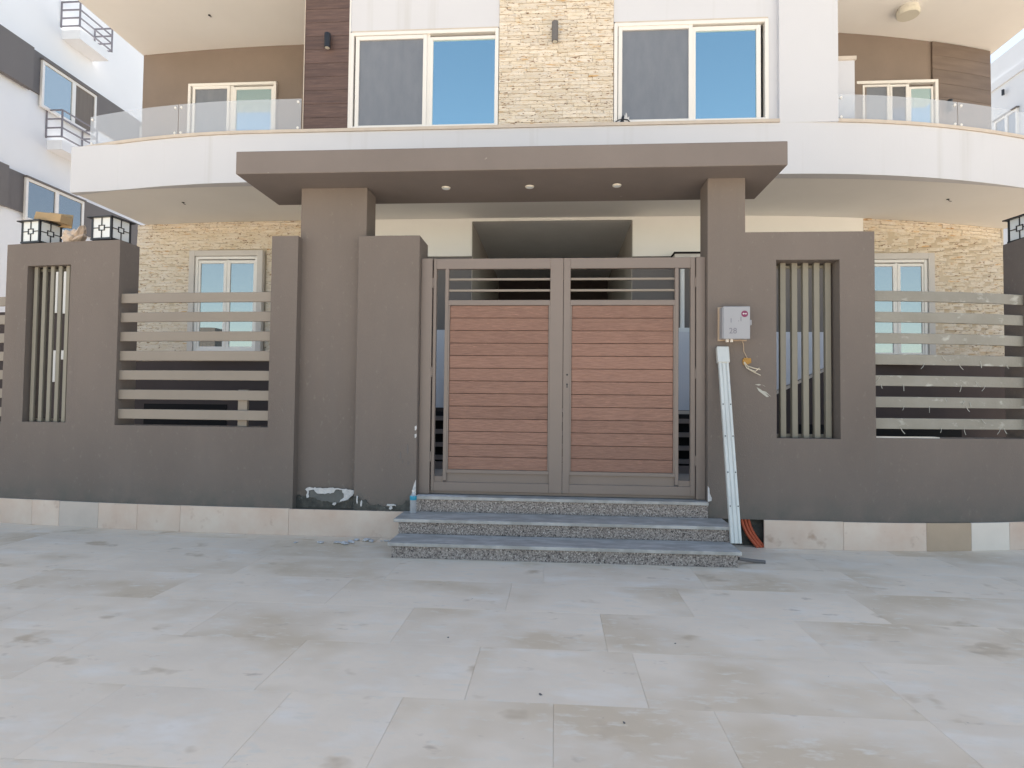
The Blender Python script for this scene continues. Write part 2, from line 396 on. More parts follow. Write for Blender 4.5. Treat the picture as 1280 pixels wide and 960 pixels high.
# shreds of dried cement hanging off the splashed slats
b = MB()
rs = random.Random(5)
for z in SLZ[3:]:
    for k in range(6):
        x = rs.uniform(3.33, 4.2) if rs.random() < .75 else rs.uniform(4.2, 4.8)
        L = rs.uniform(.015, .055); a = rs.uniform(-.9, .9)
        zz = z - .05 if rs.random() < .6 else z + rs.uniform(-.03, .04)
        yy = .038 + fence_bend(x)
        b.tube([(x, yy, zz+.012), (x+L*.4*a, yy-.004, zz-L*.4), (x+L*a*1.1, yy-.008, zz-L)], rs.uniform(.002,.004), 5)
b.build('cement_shred', m_shred, rw, stuff=True)
B(3.295, 3.95, .045, .14, 1.051, 1.062, 4).build('mortar_strip', m_skirt_w, rw, bend=fence_bend, jitter=.0015)

# ================================================================== GATEWAY: columns, pier and canopy
gw = thing('gateway', (-.2, .15, 0), 'taupe gateway with two square columns carrying a flat overhanging canopy above the gate', 'gateway')
B(-2.345, -1.65, .10, .40, 0, 3.545).build('column', m_wall, gw, bevel=.004)
B(-1.698, -1.07, 0, .385, 0, 3.015).build('pier', m_wall, gw, bevel=.004)
B(1.757, 2.112, 0, .30, .262, 3.545).build('column', m_wall, gw)
B(1.757, 2.109, .09, .29, 0, .262).build('footing', m_cement, gw)
cn = B(-2.832, 2.40, -.31, .62, 3.545, 3.768).build('canopy', m_canopy, gw, bevel=.005)
# broken render at the foot of the left column and pier
rs = random.Random(3)
def ragged(x0, x1, z0, z1, n, amp, seed):
    r = random.Random(seed); top = [(x0+(x1-x0)*i/n, z1+r.uniform(-amp, amp)) for i in range(n+1)]
    return [(x0, z0)] + top + [(x1, z0)]
MB().poly(ragged(-2.322,-1.70,.262,.375,40,.018,1), .085, .098).build('bare_cement', m_cement, gw)
MB().poly(rag([(-1.695,.262),(-1.695,.40),(-1.66,.40),(-1.62,.36),(-1.58,.37),(-1.52,.315),(-1.45,.325),(-1.36,.30),(-1.28,.31),(-1.21,.325),(-1.17,.365),(-1.13,.375),(-1.10,.40),(-1.072,.41),(-1.072,.262)]), -.012, -.001).build('bare_cement', m_cement, gw)
MB().poly(rag([(-2.19,.37),(-2.18,.43),(-2.08,.448),(-1.80,.44),(-1.76,.35),(-1.86,.318),(-2.05,.33),(-2.12,.355)]), .078, .084).build('cement_patch', m_cement2, gw)
MB().poly(rag([(-2.23,.452),(-2.20,.468),(-2.05,.462),(-1.90,.466),(-1.80,.456),(-1.80,.445),(-1.90,.448),(-1.93,.415),(-2.02,.405),(-2.10,.41),(-2.14,.44),(-2.19,.44),(-2.19,.37),(-2.21,.36),(-2.215,.385),(-2.205,.43)]), .070, .077).build('plaster_patch', m_plaster, gw)
MB().poly(rag([(-1.86,.455),(-1.72,.452),(-1.71,.435),(-1.76,.37),(-1.80,.345),(-1.87,.325),(-1.855,.345),(-1.825,.375),(-1.82,.41)]), .068, .076).build('plaster_patch', m_plaster, gw)
for x0, z0, w_, h_ in ((-1.66,.34,.012,.07),(-1.62,.31,.015,.06),(-1.72,.385,.06,.02),(-1.36,.315,.10,.02),(-1.33,.285,.03,.04),(-1.94,.30,.04,.02),(-1.70,.395,.05,.015)):
    yy = -.016 if x0 > -1.69 else .072
    MB().poly(rag([(x0,z0),(x0+w_*.5,z0-h_*.2),(x0+w_,z0+h_*.1),(x0+w_*.9,z0+h_*.8),(x0+w_*.4,z0+h_),(x0+.1*w_,z0+h_*.7)]), yy-.004, yy+.004).build('plaster_patch', m_plaster, gw)
# white stains at the corners beside the top step
MB().poly([(-1.105,.45),(-1.10,.50),(-1.085,.545),(-1.071,.575),(-1.071,.425),(-1.095,.425)], -.007, .001).build('plaster_patch', m_plaster, gw)
for z, h in ((1.06,.05),(.985,.045)):
    MB().poly([(-1.09,z),(-1.078,z+h*.1),(-1.071,z+h*.5),(-1.075,z+h),(-1.092,z+h*.8)], -.004, .001).build('plaster_patch', m_plaster, gw)
MB().poly([(1.7575,.42),(1.792,.43),(1.795,.455),(1.776,.50),(1.772,.55),(1.7575,.57)], -.006, .001).build('plaster_patch', m_plaster, gw)
for x, z, h, wd in ((-1.235,.77,.085,.012),(-1.165,.82,.11,.015),(-1.21,.73,.05,.006),(-1.155,.71,.05,.007)):
    MB().poly([(x,z),(x+wd,z+h*.2),(x+wd*.8,z+h*.8),(x+wd*.3,z+h),(x-wd*.3,z+h*.5)], -.0035, .001).build('scuff_mark', m_grey, gw)

for i, (x, lab) in enumerate(((-.839,'round downlight set in the canopy underside, nearest the left column'),(.019,'middle one of the three round downlights set in the canopy underside'),(.896,'round downlight set in the canopy underside, nearest the right column'))):
    d = thing('downlight', (x,.14,3.545), lab, 'downlight', 'downlights under the gate canopy')
    MB().cyl((x,.14,3.544),(x,.14,3.533),.047,.042,20).build('trim_ring', m_lamp, d)
    MB().cyl((x,.14,3.533),(x,.14,3.531),.033,.033,20).build('lens', m_milk, d)

# ================================================================== STEPS
st = thing('entrance_steps', (.35, -.4, 0), 'three granite entrance steps with bluish dusty treads below the gate', 'steps')
B(-1.10,1.815,-.765,-.44,0,.105).build('riser', m_granite, st)
B(-1.13,1.84,-.795,-.425,.105,.135).build('tread', m_tread, st, bevel=.003)
B(-1.135,1.86,-.405,-.06,.0,.240).build('riser', m_granite, st)
B(-1.175,1.88,-.435,-.035,.240,.270).build('tread', m_tread, st, bevel=.003)
B(-1.069,1.756,-.018,.10,.2,.39).build('riser', m_granite, st)
B(-1.069,1.756,-.045,.60,.39,.42).build('tread', m_tread, st, bevel=.003)
MB().poly([(-1.06,-.04),(-.60,-.035),(-.55,.02),(-.8,.05),(-1.06,.06)], .4215, .424, 'z').build('plaster_dust', m_plaster, st)

# ================================================================== GATE
gt = thing('gate', (.37, .12, .42), 'double metal gate with reddish brown composite planks and open side slots', 'gate')
yb0, yb1 = .10, .15
B(-1.068,-.955,.08,.17,.425,2.80).build('gate_post', m_metal, gt, bevel=.003)
B(1.668,1.755,.08,.17,.425,2.80).build('gate_post', m_metal, gt, bevel=.003)
B(-.955,1.668,.125,.165,.425,.452).build('threshold', m_metal, gt, bevel=.002)
zs_p = [.672 + (2.325-.672)*i/13 for i in range(14)]
for side, (xo, xi) in enumerate(((-.945, .368), (1.662, .372))):
    s = 1 if side == 0 else -1
    def X(d): return xo + s*d          # distance from the hinge edge
    def bx(mb, d0, d1, y0, y1, z0, z1): mb.box(min(X(d0),X(d1)), max(X(d0),X(d1)), y0, y1, z0, z1)
    W = abs(xi-xo)
    slot0, slot1 = (.03, .12) if side == 0 else (.045,.16)
    pl0 = slot1+.05                                    # planks begin
    pl1 = W-.145 if side == 0 else W-.082
    lf = MB()
    bx(lf, 0, slot0, .10, .15, .455, 2.80)             # hinge stile
    bx(lf, slot1, slot1+.035, .10, .15, .56, 2.695)    # inner stile
    bx(lf, pl1+.015, W, .10, .15, .455, 2.80)          # meeting stile
    bx(lf, slot0, pl1+.015, .10, .15, 2.695, 2.80)     # top rail
    bx(lf, slot0, pl1+.015, .10, .15, .455, .545)      # bottom rail
    bx(lf, slot1+.035, pl1+.015, .10, .15, .635, .672) # rail below the planks
    bx(lf, slot1+.035, pl1+.015, .10, .15, 2.325, 2.378) # rail above the planks
    bx(lf, slot1+.035, pl0, .10, .15, .672, 2.325)
    bx(lf, pl1, pl1+.015, .10, .15, .672, 2.325)
    leaf = lf.build('gate_leaf', m_metal, gt, bevel=.0025)
    k = MB(); bx(k, slot1+.035, pl1+.015, .125, .14, .545, .635); k.build('kick_plate', m_metal, leaf)
    k = MB(); bx(k, slot0, slot1, .12, .14, .545, .60); k.build('kick_plate', m_metal, leaf)
    for z in (2.478, 2.592):
        k = MB(); bx(k, slot1+.035, pl1+.015, .115, .135, z-.011, z+.011); k.build('top_bar', m_slat, leaf, bevel=.002)
    for i in range(13):
        k = MB(); bx(k, pl0+.001, pl1-.001, .112+random.uniform(-.001,.001), .138, zs_p[i]+.0022, zs_p[i+1]-.0022)
        k.build('plank', m_plank, leaf, bevel=.0025)
    k = MB(); bx(k, pl0, pl1, .138, .142, .672, 2.325); k.build('plank_backing', m_dark, leaf)
    if side == 1:
        k = MB(); k.cyl((.412,.1005,1.63),(.412,.098,1.63),.010,n=12); k.build('spindle_hole', m_black, leaf)
        k = MB(); k.cyl((.412,.1005,1.535),(.412,.098,1.535),.009,n=12); k.box(.407,.417,.0982,.1005,1.50,1.532); k.build('keyhole', m_black, leaf)
    for z in (.75, 1.6, 2.5):
        k = MB(); k.cyl((X(-.006),.095,z),(X(-.006),.095,z+.10),.009,n=10); k.build('hinge', m_metal, leaf)

# ================================================================== VILLA
vl = thing('villa', (0, 9, 0), 'white villa with stone cladding, curved balcony band and sliding windows behind the gate', 'villa')
YB = 4.30
# lower storey walls (taupe below, cream above the lintel line), porch recess in the middle
b = MB()
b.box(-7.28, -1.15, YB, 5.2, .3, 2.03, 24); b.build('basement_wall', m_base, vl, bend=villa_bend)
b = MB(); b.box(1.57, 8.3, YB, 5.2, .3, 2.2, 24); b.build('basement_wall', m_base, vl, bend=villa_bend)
B(-7.28,-3.0,YB,5.2,2.03,4.5,12).build('wall', m_brown, vl, bend=villa_bend)
B(-3.0,-1.15,YB,5.2,2.03,3.85).build('wall', m_grey, vl)
B(-3.0,-1.15,YB-.03,5.2,3.85,4.5).build('lintel_wall', m_cream, vl)
B(1.57,5.4,YB,5.2,2.2,3.83,8).build('wall', m_grey, vl, bend=villa_bend)
B(1.57,5.4,YB-.03,5.2,3.83,4.5,8).build('lintel_wall', m_cream, vl, bend=villa_bend)
B(5.4,8.1,YB,5.2,2.2,4.5,8).build('wall', m_brown, vl, bend=villa_bend)
B(-1.15,1.57,YB-.03,4.42,4.45,4.5).build('lintel_wall', m_cream, vl)
# porch
B(-1.35,-1.15,5.2,9.2,.4,4.45).build('porch_wall', m_porchw, vl); B(1.57,1.77,5.2,9.2,.4,4.45).build('porch_wall', m_porchw, vl)
B(-1.149,-1.139,YB,5.2,.4,4.44).build('porch_wall', m_porchw, vl); B(1.559,1.569,YB,5.2,.4,4.44).build('porch_wall', m_porchw, vl)
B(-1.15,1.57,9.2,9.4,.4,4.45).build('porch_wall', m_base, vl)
B(-1.15,1.57,4.42,9.4,4.45,4.5).build('porch_ceiling', m_porch, vl)
B(-1.15,1.57,YB,9.2,.4,1.25).build('porch_floor', m_ledge, vl)
B(-.25,1.0,9.14,9.2,1.25,3.55).build('porch_door', m_wood2, vl)
B(-.95,-.45,9.15,9.2,1.9,3.4).build('porch_window', g_dull, vl)
# body of the house and unseen upper storeys, sized for the shadow they cast
B(-7.28,7.85,9.41,12.5,0,10.9).build('rear_body', m_white, vl)
b = MB(); b.box(-7.28,-1.36,5.65,9.4,0,4.5); b.box(1.78,7.85,5.65,9.4,0,4.5); b.box(-7.28,7.85,5.65,9.4,4.51,10.9); b.build('inner_body', m_white, vl)
# slab soffit and the bowed white band
def bowed(name, x0, x1, yfront, yback, z0, z1, mat, nx=48):
    v = MB(); n = nx
    for i in range(n+1):
        x = x0+(x1-x0)*i/n; yf = yfront + band_bend(x)
        v.v += [(x,yf,z0),(x,yback+villa_bend(x),z0),(x,yback+villa_bend(x),z1),(x,yf,z1)]
    for i in range(n):
        a = 4*i; c = a+4
        for j in range(4):
            k = (j+1) % 4; v.f.append((a+j,a+k,c+k,c+j))
    v.f.append((0,1,2,3)); v.f.append((4*n,4*n+1,4*n+2,4*n+3))
    return v.build(name, mat, vl)
bowed('soffit', -7.12, 8.15, 2.42, 4.29, 4.502, 4.55, m_soffit)
bowed('balcony_band', -7.12, 8.15, 2.40, 2.56, 4.485, 5.19, m_white)
bowed('balcony_floor', -7.12, 8.15, 2.57, 4.29, 4.55, 5.0, m_ledge)
b = MB()
bowed('marble_coping', -7.14, 3.30, 2.375, 0, 5.192, 5.235, m_ledge) if False else None
def coping(x0, x1, n):
    v = MB()
    for i in range(n+1):
        x = x0+(x1-x0)*i/n; yf = 2.378+band_bend(x)
        v.v += [(x,yf,5.192),(x,yf+.23,5.192),(x,yf+.23,5.235),(x,yf,5.235)]
    for i in range(n):
        a = 4*i; c = a+4
        for j in range(4):
            k = (j+1) % 4; v.f.append((a+j,a+k,c+k,c+j))
    v.f.append((0,1,2,3)); v.f.append((4*n,4*n+1,4*n+2,4*n+3))
    v.build('coping', m_ledge, vl)
coping(-7.14, 3.30, 30); coping(4.075, 8.17, 14)
# central bay
B(-3.36,-2.70,2.50,5.64,5.236,8.4).build('bay_wall', m_brown, vl)
B(-2.70,-.54,2.47,5.64,6.69,8.4).build('bay_wall', m_white, vl)
B(-2.70,-.54,2.80,2.9,5.236,6.69).build('bay_room_shade', m_dark, vl)  # near-black sheet painted in place of the unlit room
B(-.54,1.07,2.47,5.64,5.236,8.4).build('bay_wall', m_stonebed, vl)
B(1.07,3.30,2.47,5.64,6.70,8.4).build('bay_wall', m_white, vl)
B(1.07,3.18,2.80,2.9,5.236,6.70).build('bay_room_shade', m_dark, vl)
B(3.18,3.30,2.47,5.64,5.236,6.70).build('bay_wall', m_white, vl)
B(3.30,4.075,2.40,5.64,5.19,8.4).build('bay_pier', m_white, vl)
z = 5.236; i = 0
while z < 8.2:
    B(-3.375,-2.705,2.46,2.498,z,min(z+.197,8.2)).build('cladding_plank', m_wood, vl, bevel=.002); z += .2
B(-2.715,-2.695,2.455,2.47,5.236,8.2).build('cladding_trim', m_frame, vl)
B(-3.38,-3.37,2.45,2.50,5.236,8.2).build('cladding_trim', m_ledge, vl)
# recessed upper walls with the balcony doors
B(-7.28,-3.36,YB,5.6,5.0,7.65,12).build('upper_wall', m_brown, vl, bend=villa_bend)
B(4.075,7.88,YB,5.2,5.0,7.65,12).build('upper_wall', m_brown, vl, bend=villa_bend)
z = 5.0
while z < 7.6:
    B(6.70,7.89,YB-.035,YB-.002,z,min(z+.237,7.648),4).build('cladding_plank', m_wood2, vl, bend=villa_bend, bevel=.002); z += .24
# upper balcony slabs
for x0, x1 in ((-7.30,-3.38),(4.08,8.0)):
    B(x0, x1, 1.9, 5.62, 7.652, 8.35).build('upper_slab', m_soffit, vl)
B(-7.30,8.0,2.48,5.64,8.41,10.9).build('upper_shade_storey', m_white, vl)  # unseen plain box, its height set to shade the forecourt
B(4.10,4.55,2.95,3.15,5.0,6.33).build('balcony_stub', m_white, vl); B(4.10,4.57,2.93,3.17,6.33,6.385).build('coping', m_ledge, vl)
B(4.6,4.85,3.0,3.2,5.0,5.46).build('balcony_stub', m_white, vl)

# ---- windows
def window(x0, x1, z0, z1, y, panes, bend=None, depth=.06, fr=.05, surround=None, lintel=False):
    """panes: list of (xa, xb, za, zb, material, sash width)"""
    bo = bend(.5*(x0+x1)) if bend else 0
    y = y+bo
    wn = MB().ring(x0, x1, y-depth, y, z0, z1, fr).build('window', m_frame, vl, bevel=.004)
    for xa, xb, za, zb, mt, sw, yo in panes:
        MB().ring(xa-sw, xb+sw, y-depth*.75+yo, y-depth*.25+yo, za-sw, zb+sw, sw).build('sash', m_frame, wn, bevel=.003)
        B(xa, xb, y-depth*.5+yo, y-depth*.5+.006+yo, za, zb).build('pane', mt, wn)
        if mt is g_dull or mt is m_screen: pass
    for (xa, xb, za, zb, mt, sw, yo), (xc, xd, zc, zd, mt2, sw2, yo2) in zip(panes[:-1], panes[1:]):
        if xc-sw2-(xb+sw) > .004: B(xb+sw-.002, xc-sw2+.002, y-depth*.6, y-depth*.3, z0+fr, z1-fr).build('stile', m_frame, wn)
    if surround:
        s_ = MB().ring(x0-surround, x1+surround, y-depth-.03, y-.002, z0-surround, z1+surround, surround-.002)
        s_.build('window_surround', m_surround, wn, bevel=.004)
    return wn
wn = window(-2.69,-.545,5.236,6.66,2.53,[(-2.56,-1.63,5.30,6.55,m_screen,.055,-.01),(-1.49,-.60,5.30,6.53,g_blue,.045,.01)],depth=.09)
B(-2.67,-.56,2.46,2.53,6.662,6.69).build('window_head', m_ledge, wn)
wn = window(1.075,3.175,5.236,6.67,2.53,[(1.19,2.10,5.30,6.57,m_screen,.055,-.01),(2.20,3.02,5.30,6.54,g_blue,.06,.01)],depth=.09)
B(3.02,3.055,2.484,2.49,5.30,6.54).build('pane_edge', m_curtain, wn)
B(1.09,3.17,2.46,2.53,6.672,6.70).build('window_head', m_ledge, wn)
window(-6.28,-4.66,5.0,6.98,YB,[(-6.15,-5.56,5.1,6.88,m_screen,.05,-.01),(-5.40,-4.76,5.1,6.86,g_blue,.05,.01)],bend=villa_bend,depth=.08,surround=None)
window(4.9,6.64,5.0,6.84,YB,[(5.0,5.36,5.1,6.72,g_blue,.035,.01),(5.46,5.82,5.1,6.74,m_screen,.035,-.01),(5.91,6.13,5.1,6.74,g_dull,.035,.0),(6.22,6.54,5.1,6.70,g_blue,.035,.01)],bend=villa_bend,depth=.08)
window(-6.02,-4.89,2.19,3.86,YB-.06,[(-5.93,-5.51,2.28,3.74,g_pale,.055,0),(-5.39,-4.97,2.28,3.74,g_pale,.055,0)],bend=villa_bend,depth=.07,surround=.10)
window(5.45,6.42,2.16,3.80,YB-.06,[(5.53,5.88,2.25,3.69,g_pale,.045,0),(6.0,6.34,2.25,3.69,g_pale,.045,0)],bend=villa_bend,depth=.07,surround=.10)
B(-7.05,-5.45,YB-.01,YB+.01,.5,1.27,4).build('basement_window', m_dark, vl, bend=villa_bend)  # flat near-black sheet stands in for the shade inside the opening
B(4.3,7.2,YB-.01,YB+.01,.5,1.05,6).build('basement_window', m_dark, vl, bend=villa_bend)

# ---- balcony glass with its clamps
def glass(xs, zt, name='balcony_glass'):
    for xa, xb in zip(xs[:-1], xs[1:]):
        v = MB(); n = 8
        for i in range(n+1):
            x = xa+.006+(xb-xa-.012)*i/n; yf = 2.46+band_bend(x)
            v.v += [(x,yf,5.1),(x,yf+.012,5.1),(x,yf+.012,zt),(x,yf,zt)]
        for i in range(n):
            a = 4*i; c = a+4
            for j in range(4):
                k = (j+1) % 4; v.f.append((a+j,a+k,c+k,c+j))
        v.f.append((0,1,2,3)); v.f.append((4*n,4*n+1,4*n+2,4*n+3))
        gl = v.build(name, g_rail, vl)
        for x in (xa+.05, xb-.05):
            for z in (5.29, zt-.05):
                yf = 2.455+band_bend(x)
                MB().cyl((x,yf-.008,z),(x,yf+.025,z),.018,n=10).build('glass_clamp', m_frame, gl)
glass([-6.95,-5.31,-3.40], 5.72)
glass([4.10,5.86,7.9], 5.61)

# ---- ledge stones
stones = []
def course(x0, x1, z0, z1, y, bend, seed, h=.062, holes=(), lens=(.22,.55)):
    r = random.Random(seed); z = z0
    while z < z1-.02:
        zt = min(z+h, z1); x = x0 - r.uniform(0,.3)
        while x < x1:
            l = r.uniform(*lens); xa = max(x, x0); xb = min(x+l, x1); x += l
            if xb-xa < .03: continue
            cuts = [(xa, xb)]
            for hx0, hx1, hz0, hz1 in holes:
                if zt > hz0 and z < hz1:
                    nc = []
                    for a, c in cuts:
                        if c <= hx0 or a >= hx1: nc.append((a, c)); continue
                        if a < hx0: nc.append((a, hx0))
                        if c > hx1: nc.append((hx1, c))
                    cuts = nc
            for a, c in cuts:
                if c-a > .02: stones.append((a, c, z, zt, y, bend, r.uniform(.018,.030)))
        z += h
course(-.538,1.068,5.238,7.2,2.47,None,11,h=.052,lens=(.16,.42))
course(-7.28,-3.0,2.034,4.50,YB,villa_bend,12,h=.058,holes=[(-6.14,-4.77,2.07,3.98)])
course(5.40,8.07,2.204,4.50,YB,villa_bend,13,h=.058,holes=[(5.33,6.54,2.04,3.92)])
CAM = Vector(camo.location)
def seen(s_):
    a, c, z0, z1, y, bd, d = s_
    if y < 3: return (0, (-(z1 < 7.1)))
    hidden = (-4.4 < a) and (a < -3.0) or z0 < 2.1
    return (1 if not hidden else 2, -(z0))
stones.sort(key=seen)
for s_ in stones[:300]:
    a, c, z0, z1, y, bd, d = s_
    o_ = MB().box(a+.0012, c-.0012, y-d, y-.001, z0+.0014, z1-.0014).build('ledge_stone', m_stone, vl, bend=bd, bevel=.0035)
b = MB()
for a, c, z0, z1, y, bd, d in stones[300:]:
    bo = bd(.5*(a+c)) if bd else 0
    b.box(a+.0012, c-.0012, y-d+bo, y-.001+bo, z0+.0014, z1-.0014)
b.build('ledge_stones', m_stone, vl, stuff=True).name = 'ledge_stone_course'
B(-7.27,-3.0,YB-.008,YB-.002,2.034,4.498,10).build('stone_bed', m_stonebed, vl, bend=villa_bend)
B(5.41,8.09,YB-.008,YB-.002,2.204,4.498,10).build('stone_bed', m_stonebed, vl, bend=villa_bend)

B(8.07,8.11,YB-.034,YB+.002,2.204,4.5).build('corner_trim', m_stonebed, vl, bend=villa_bend)
# ---- white stair flanks and louvred openings in the courtyard
t = thing('stair_flank', (3.0, 3.05, .4), 'white stair flank wall with sloping underside seen through the barred slot right of the gate', 'wall')
MB().poly([(1.9,1.27),(2.85,1.27),(4.12,1.90),(4.12,2.41),(1.9,2.41)], 3.0, 3.12).build('flank', m_white, t)
MB().poly([(1.9,1.215),(2.86,1.215),(4.14,1.855),(4.14,1.895),(2.85,1.262),(1.9,1.262)], 2.985, 3.13).build('trim', m_ledge, t)
t = thing('stair_flank', (-2.2, 3.05, .4), 'white stair flank wall behind the narrow left side slot of the gate', 'wall')
MB().poly([(-1.1,1.27),(-2.2,1.27),(-3.2,1.80),(-3.2,2.43),(-1.1,2.43)], 3.0, 3.12).build('flank', m_white, t)
t = thing('stair_platform', (.3, 3, .4), 'dark louvred platform base behind the foot of the gate', 'platform')
B(-2.6,2.9,2.75,4.29,.4,1.21).build('platform_body', m_dark, t)
for z in (1.12,.93,.745,.56):
    B(-2.6,2.9,2.66,2.74,z-.032,z+.03).build('louvre', m_metal, t)
B(-2.6,2.9,2.6,2.74,.4,.50).build('platform_curb', m_metal, t)

t = thing('drain_pipe', (2.38,4.15,2.5), 'white drain pipe ending in a clamp, seen through the right side slot of the gate', 'pipe')
MB().cyl((2.355,4.1,2.60),(2.355,4.1,3.78),.035).build('pipe', m_pipe, t, smooth=False)
B(2.29,2.56,4.04,4.16,2.52,2.60).build('clamp', m_pipe, t)
t = MB().cyl((2.27,4.2,2.2),(2.27,4.2,3.78),.022).build('drain_pipe', m_pipe); tag(t, 'thin white pipe on the taupe wall, seen through the top right bars of the gate', 'pipe')
t = thing('cable_tray', (2.44,4.1,3.75), 'short white and pink tray under the cream wall above the gate right corner', 'tray')
B(2.215,2.68,4.0,4.26,3.742,3.80).build('tray', m_surround, t); B(2.20,2.70,3.98,4.265,3.802,3.83).build('lid', m_dark, t)

# ---- side wall between villa and left neighbour, seen through the left slot
sw = thing('side_wall', (-8.3,5,0), 'dark brown side wall between the villa and its left neighbour', 'wall')
B(-9.9,-7.3,5.0,5.2,0,4.1).build('wall_body', m_base, sw); B(-13.95,-9.901,5.0,5.2,0,3.0).build('low_wall', m_base, sw)
for x, z0, z1 in ((-9.25,2.98,3.8),(-9.085,2.97,3.8),(-9.245,1.66,2.26),(-9.085,2.09,2.26)): B(x-.04,x+.04,4.95,4.998,z0,z1).build('white_strip', m_frame, sw)

# ================================================================== LAMPS ON THE WALLS
def wall_light(x, y, z, r, h, lab, mt, tilt=0):
    t = thing('wall_light', (x, y, z), lab, 'wall light', 'cylindrical wall lights on the villa')
    MB().cyl((x,y-.07,z-h/2),(x,y-.07,z+h/2),r,n=18).build('shade', mt, t, bevel=.003)
    B(x-.02,x+.02,y-.04,y,z-.03,z+.03).build('bracket', mt, t)
    MB().cyl((x,y-.07,z-h/2-.004),(x,y-.07,z-h/2-.001),r*.75,n=14).build('lens', m_lamp, t)
wall_light(-3.01,2.458,6.52,.045,.21,'black cylinder wall light on the dark wood effect panel', m_black)
wall_light(.25,2.44,6.53,.045,.28,'brown cylinder wall light on the stone panel between the two big windows', m_grey)
wall_light(6.98,YB-.035+villa_bend(6.98),6.50,.04,.22,'black wall light on the wooden wall of the right balcony', m_black)
t = thing('ceiling_light', (5.8,3.85,7.65), 'round drum ceiling light under the upper balcony on the right', 'ceiling light')
MB().cyl((5.8,3.85,7.65),(5.8,3.85,7.60),.15,n=32).build('base', m_lamp, t); MB().cyl((5.8,3.85,7.60),(5.8,3.85,7.52),.17,.16,32).build('cover', m_globe, t, bevel=.01)
for x, y, z, lab in ((-5.667,3.265,4.50,'small dark cable hole in the white soffit left of the canopy'),(6.196,3.577,4.50,'small dark cable hole in the soffit above the right ground floor window'),(-5.41,3.42,7.65,'small dark cable hole in the upper balcony ceiling at top left')):
    t = thing('soffit_wire', (x,y,z), lab, 'wire end', 'wire ends in the soffits')
    MB().cyl((x,y,z),(x,y,z-.006),.022,n=10).build('hole_plate', m_black, t); MB().tube([(x,y,z-.005),(x+.02,y,z-.03),(x+.045,y-.01,z-.035)],.005,6).build('wire', m_black, t)

# ================================================================== METER BOX, DUCT, WIRES, CONDUITS
t = thing('meter_box', (2.0,-.07,1.97), 'grey electricity meter box with a round purple sticker on the right gate column', 'meter box')
B(1.865,2.115,-.115,-.012,1.972,2.272).build('box_body', m_box, t, bevel=.006)
B(1.872,2.118,-.127,-.1155,1.968,2.276).build('box_lid', m_box, t, bevel=.004)
B(1.85,2.12,-.012,-.0005,1.96,2.285).build('back_plate', m_skirt_t, t)
B(2.119,2.135,-.118,-.10,2.10,2.15).build('latch', m_box, t, bevel=.003)
k = MB().cyl((2.067,-.1275,2.205),(2.067,-.1295,2.205),.031,n=24).build('sticker', m_purple, t)
MB().poly([(2.046,2.206),(2.056,2.214),(2.067,2.207),(2.078,2.214),(2.088,2.206),(2.078,2.198),(2.067,2.205),(2.056,2.198)], -.1312, -.1300).build('sticker_mark', m_plaster, k)
def text(s_, x, z, h, y, mat, parent, name='lettering'):
    cu = bpy.data.curves.new(name, 'FONT'); cu.body = s_; cu.size = h; cu.extrude = .0004
    o = bpy.data.objects.new(name, cu); C.objects.link(o)
    dg = bpy.context.evaluated_depsgraph_get(); me = bpy.data.meshes.new_from_object(o.evaluated_get(dg))
    bpy.data.objects.remove(o); me.materials.clear(); me.materials.append(mat)
    me.transform(Matrix.Rotation(math.pi/2, 4, 'X')); me.name = name
    return link(name, me, parent, (x, y, z))
text('1', 1.927, 2.122, .06, -.1285, m_ink, t); text('.1', 2.005, 2.135, .06, -.1285, m_ink, t); text('28', 1.922, 2.02, .075, -.1285, m_ink, t)
for x in (1.925,1.965): MB().cyl((x,-.06,1.972),(x,-.06,1.945),.014,n=12).build('cable_gland', m_frame, t)
MB().tube([(2.04,-.05,1.972),(2.07,-.045,1.955),(2.085,-.03,1.93),(2.095,-.01,1.86),(2.13,-.006,1.79)],.004,6).build('cable', m_skirt_t, t)

dct = thing('cable_duct', (1.885,-.48,.135), 'tall pale metal cable duct leaning on the wall beside the right gate column', 'duct')
p0, p1 = Vector((1.884,-.485,.137)), Vector((1.884,-.045,1.90))
ax = (p1-p0).normalized(); L_ = (p1-p0).length
rot = Matrix(((1,0,0),(0,ax.z,ax.y),(0,-ax.y,ax.z))).to_4x4()
def lean(mb): mb.v = [tuple(p0 + rot @ Vector(v)) for v in mb.v]; return mb
rot = Matrix.Rotation(-math.atan2(ax.y, ax.z), 4, 'X')
lean(B(-.047,.047,-.004,.03,0,L_-.10)).build('channel', m_duct, dct, bevel=.003)
lean(B(-.045,-.022,-.014,-.0045,.0,L_-.12)).build('flange', m_duct, dct, bevel=.002)
lean(B(.024,.045,-.014,-.0045,.0,L_-.12)).build('flange', m_duct, dct, bevel=.002)
lean(B(-.014,.014,-.009,-.0045,.0,L_-.12)).build('rib', m_duct, dct, bevel=.002)
lean(B(-.056,.056,-.022,.036,L_-.16,L_)).build('end_cap', m_duct, dct, bevel=.006)
for z in (.32,.62,.95,1.25):
    for x in (-.034,.034): lean(MB().cyl((x,-.0142,z),(x,-.018,z),.006,n=8)).build('screw', m_black, dct)

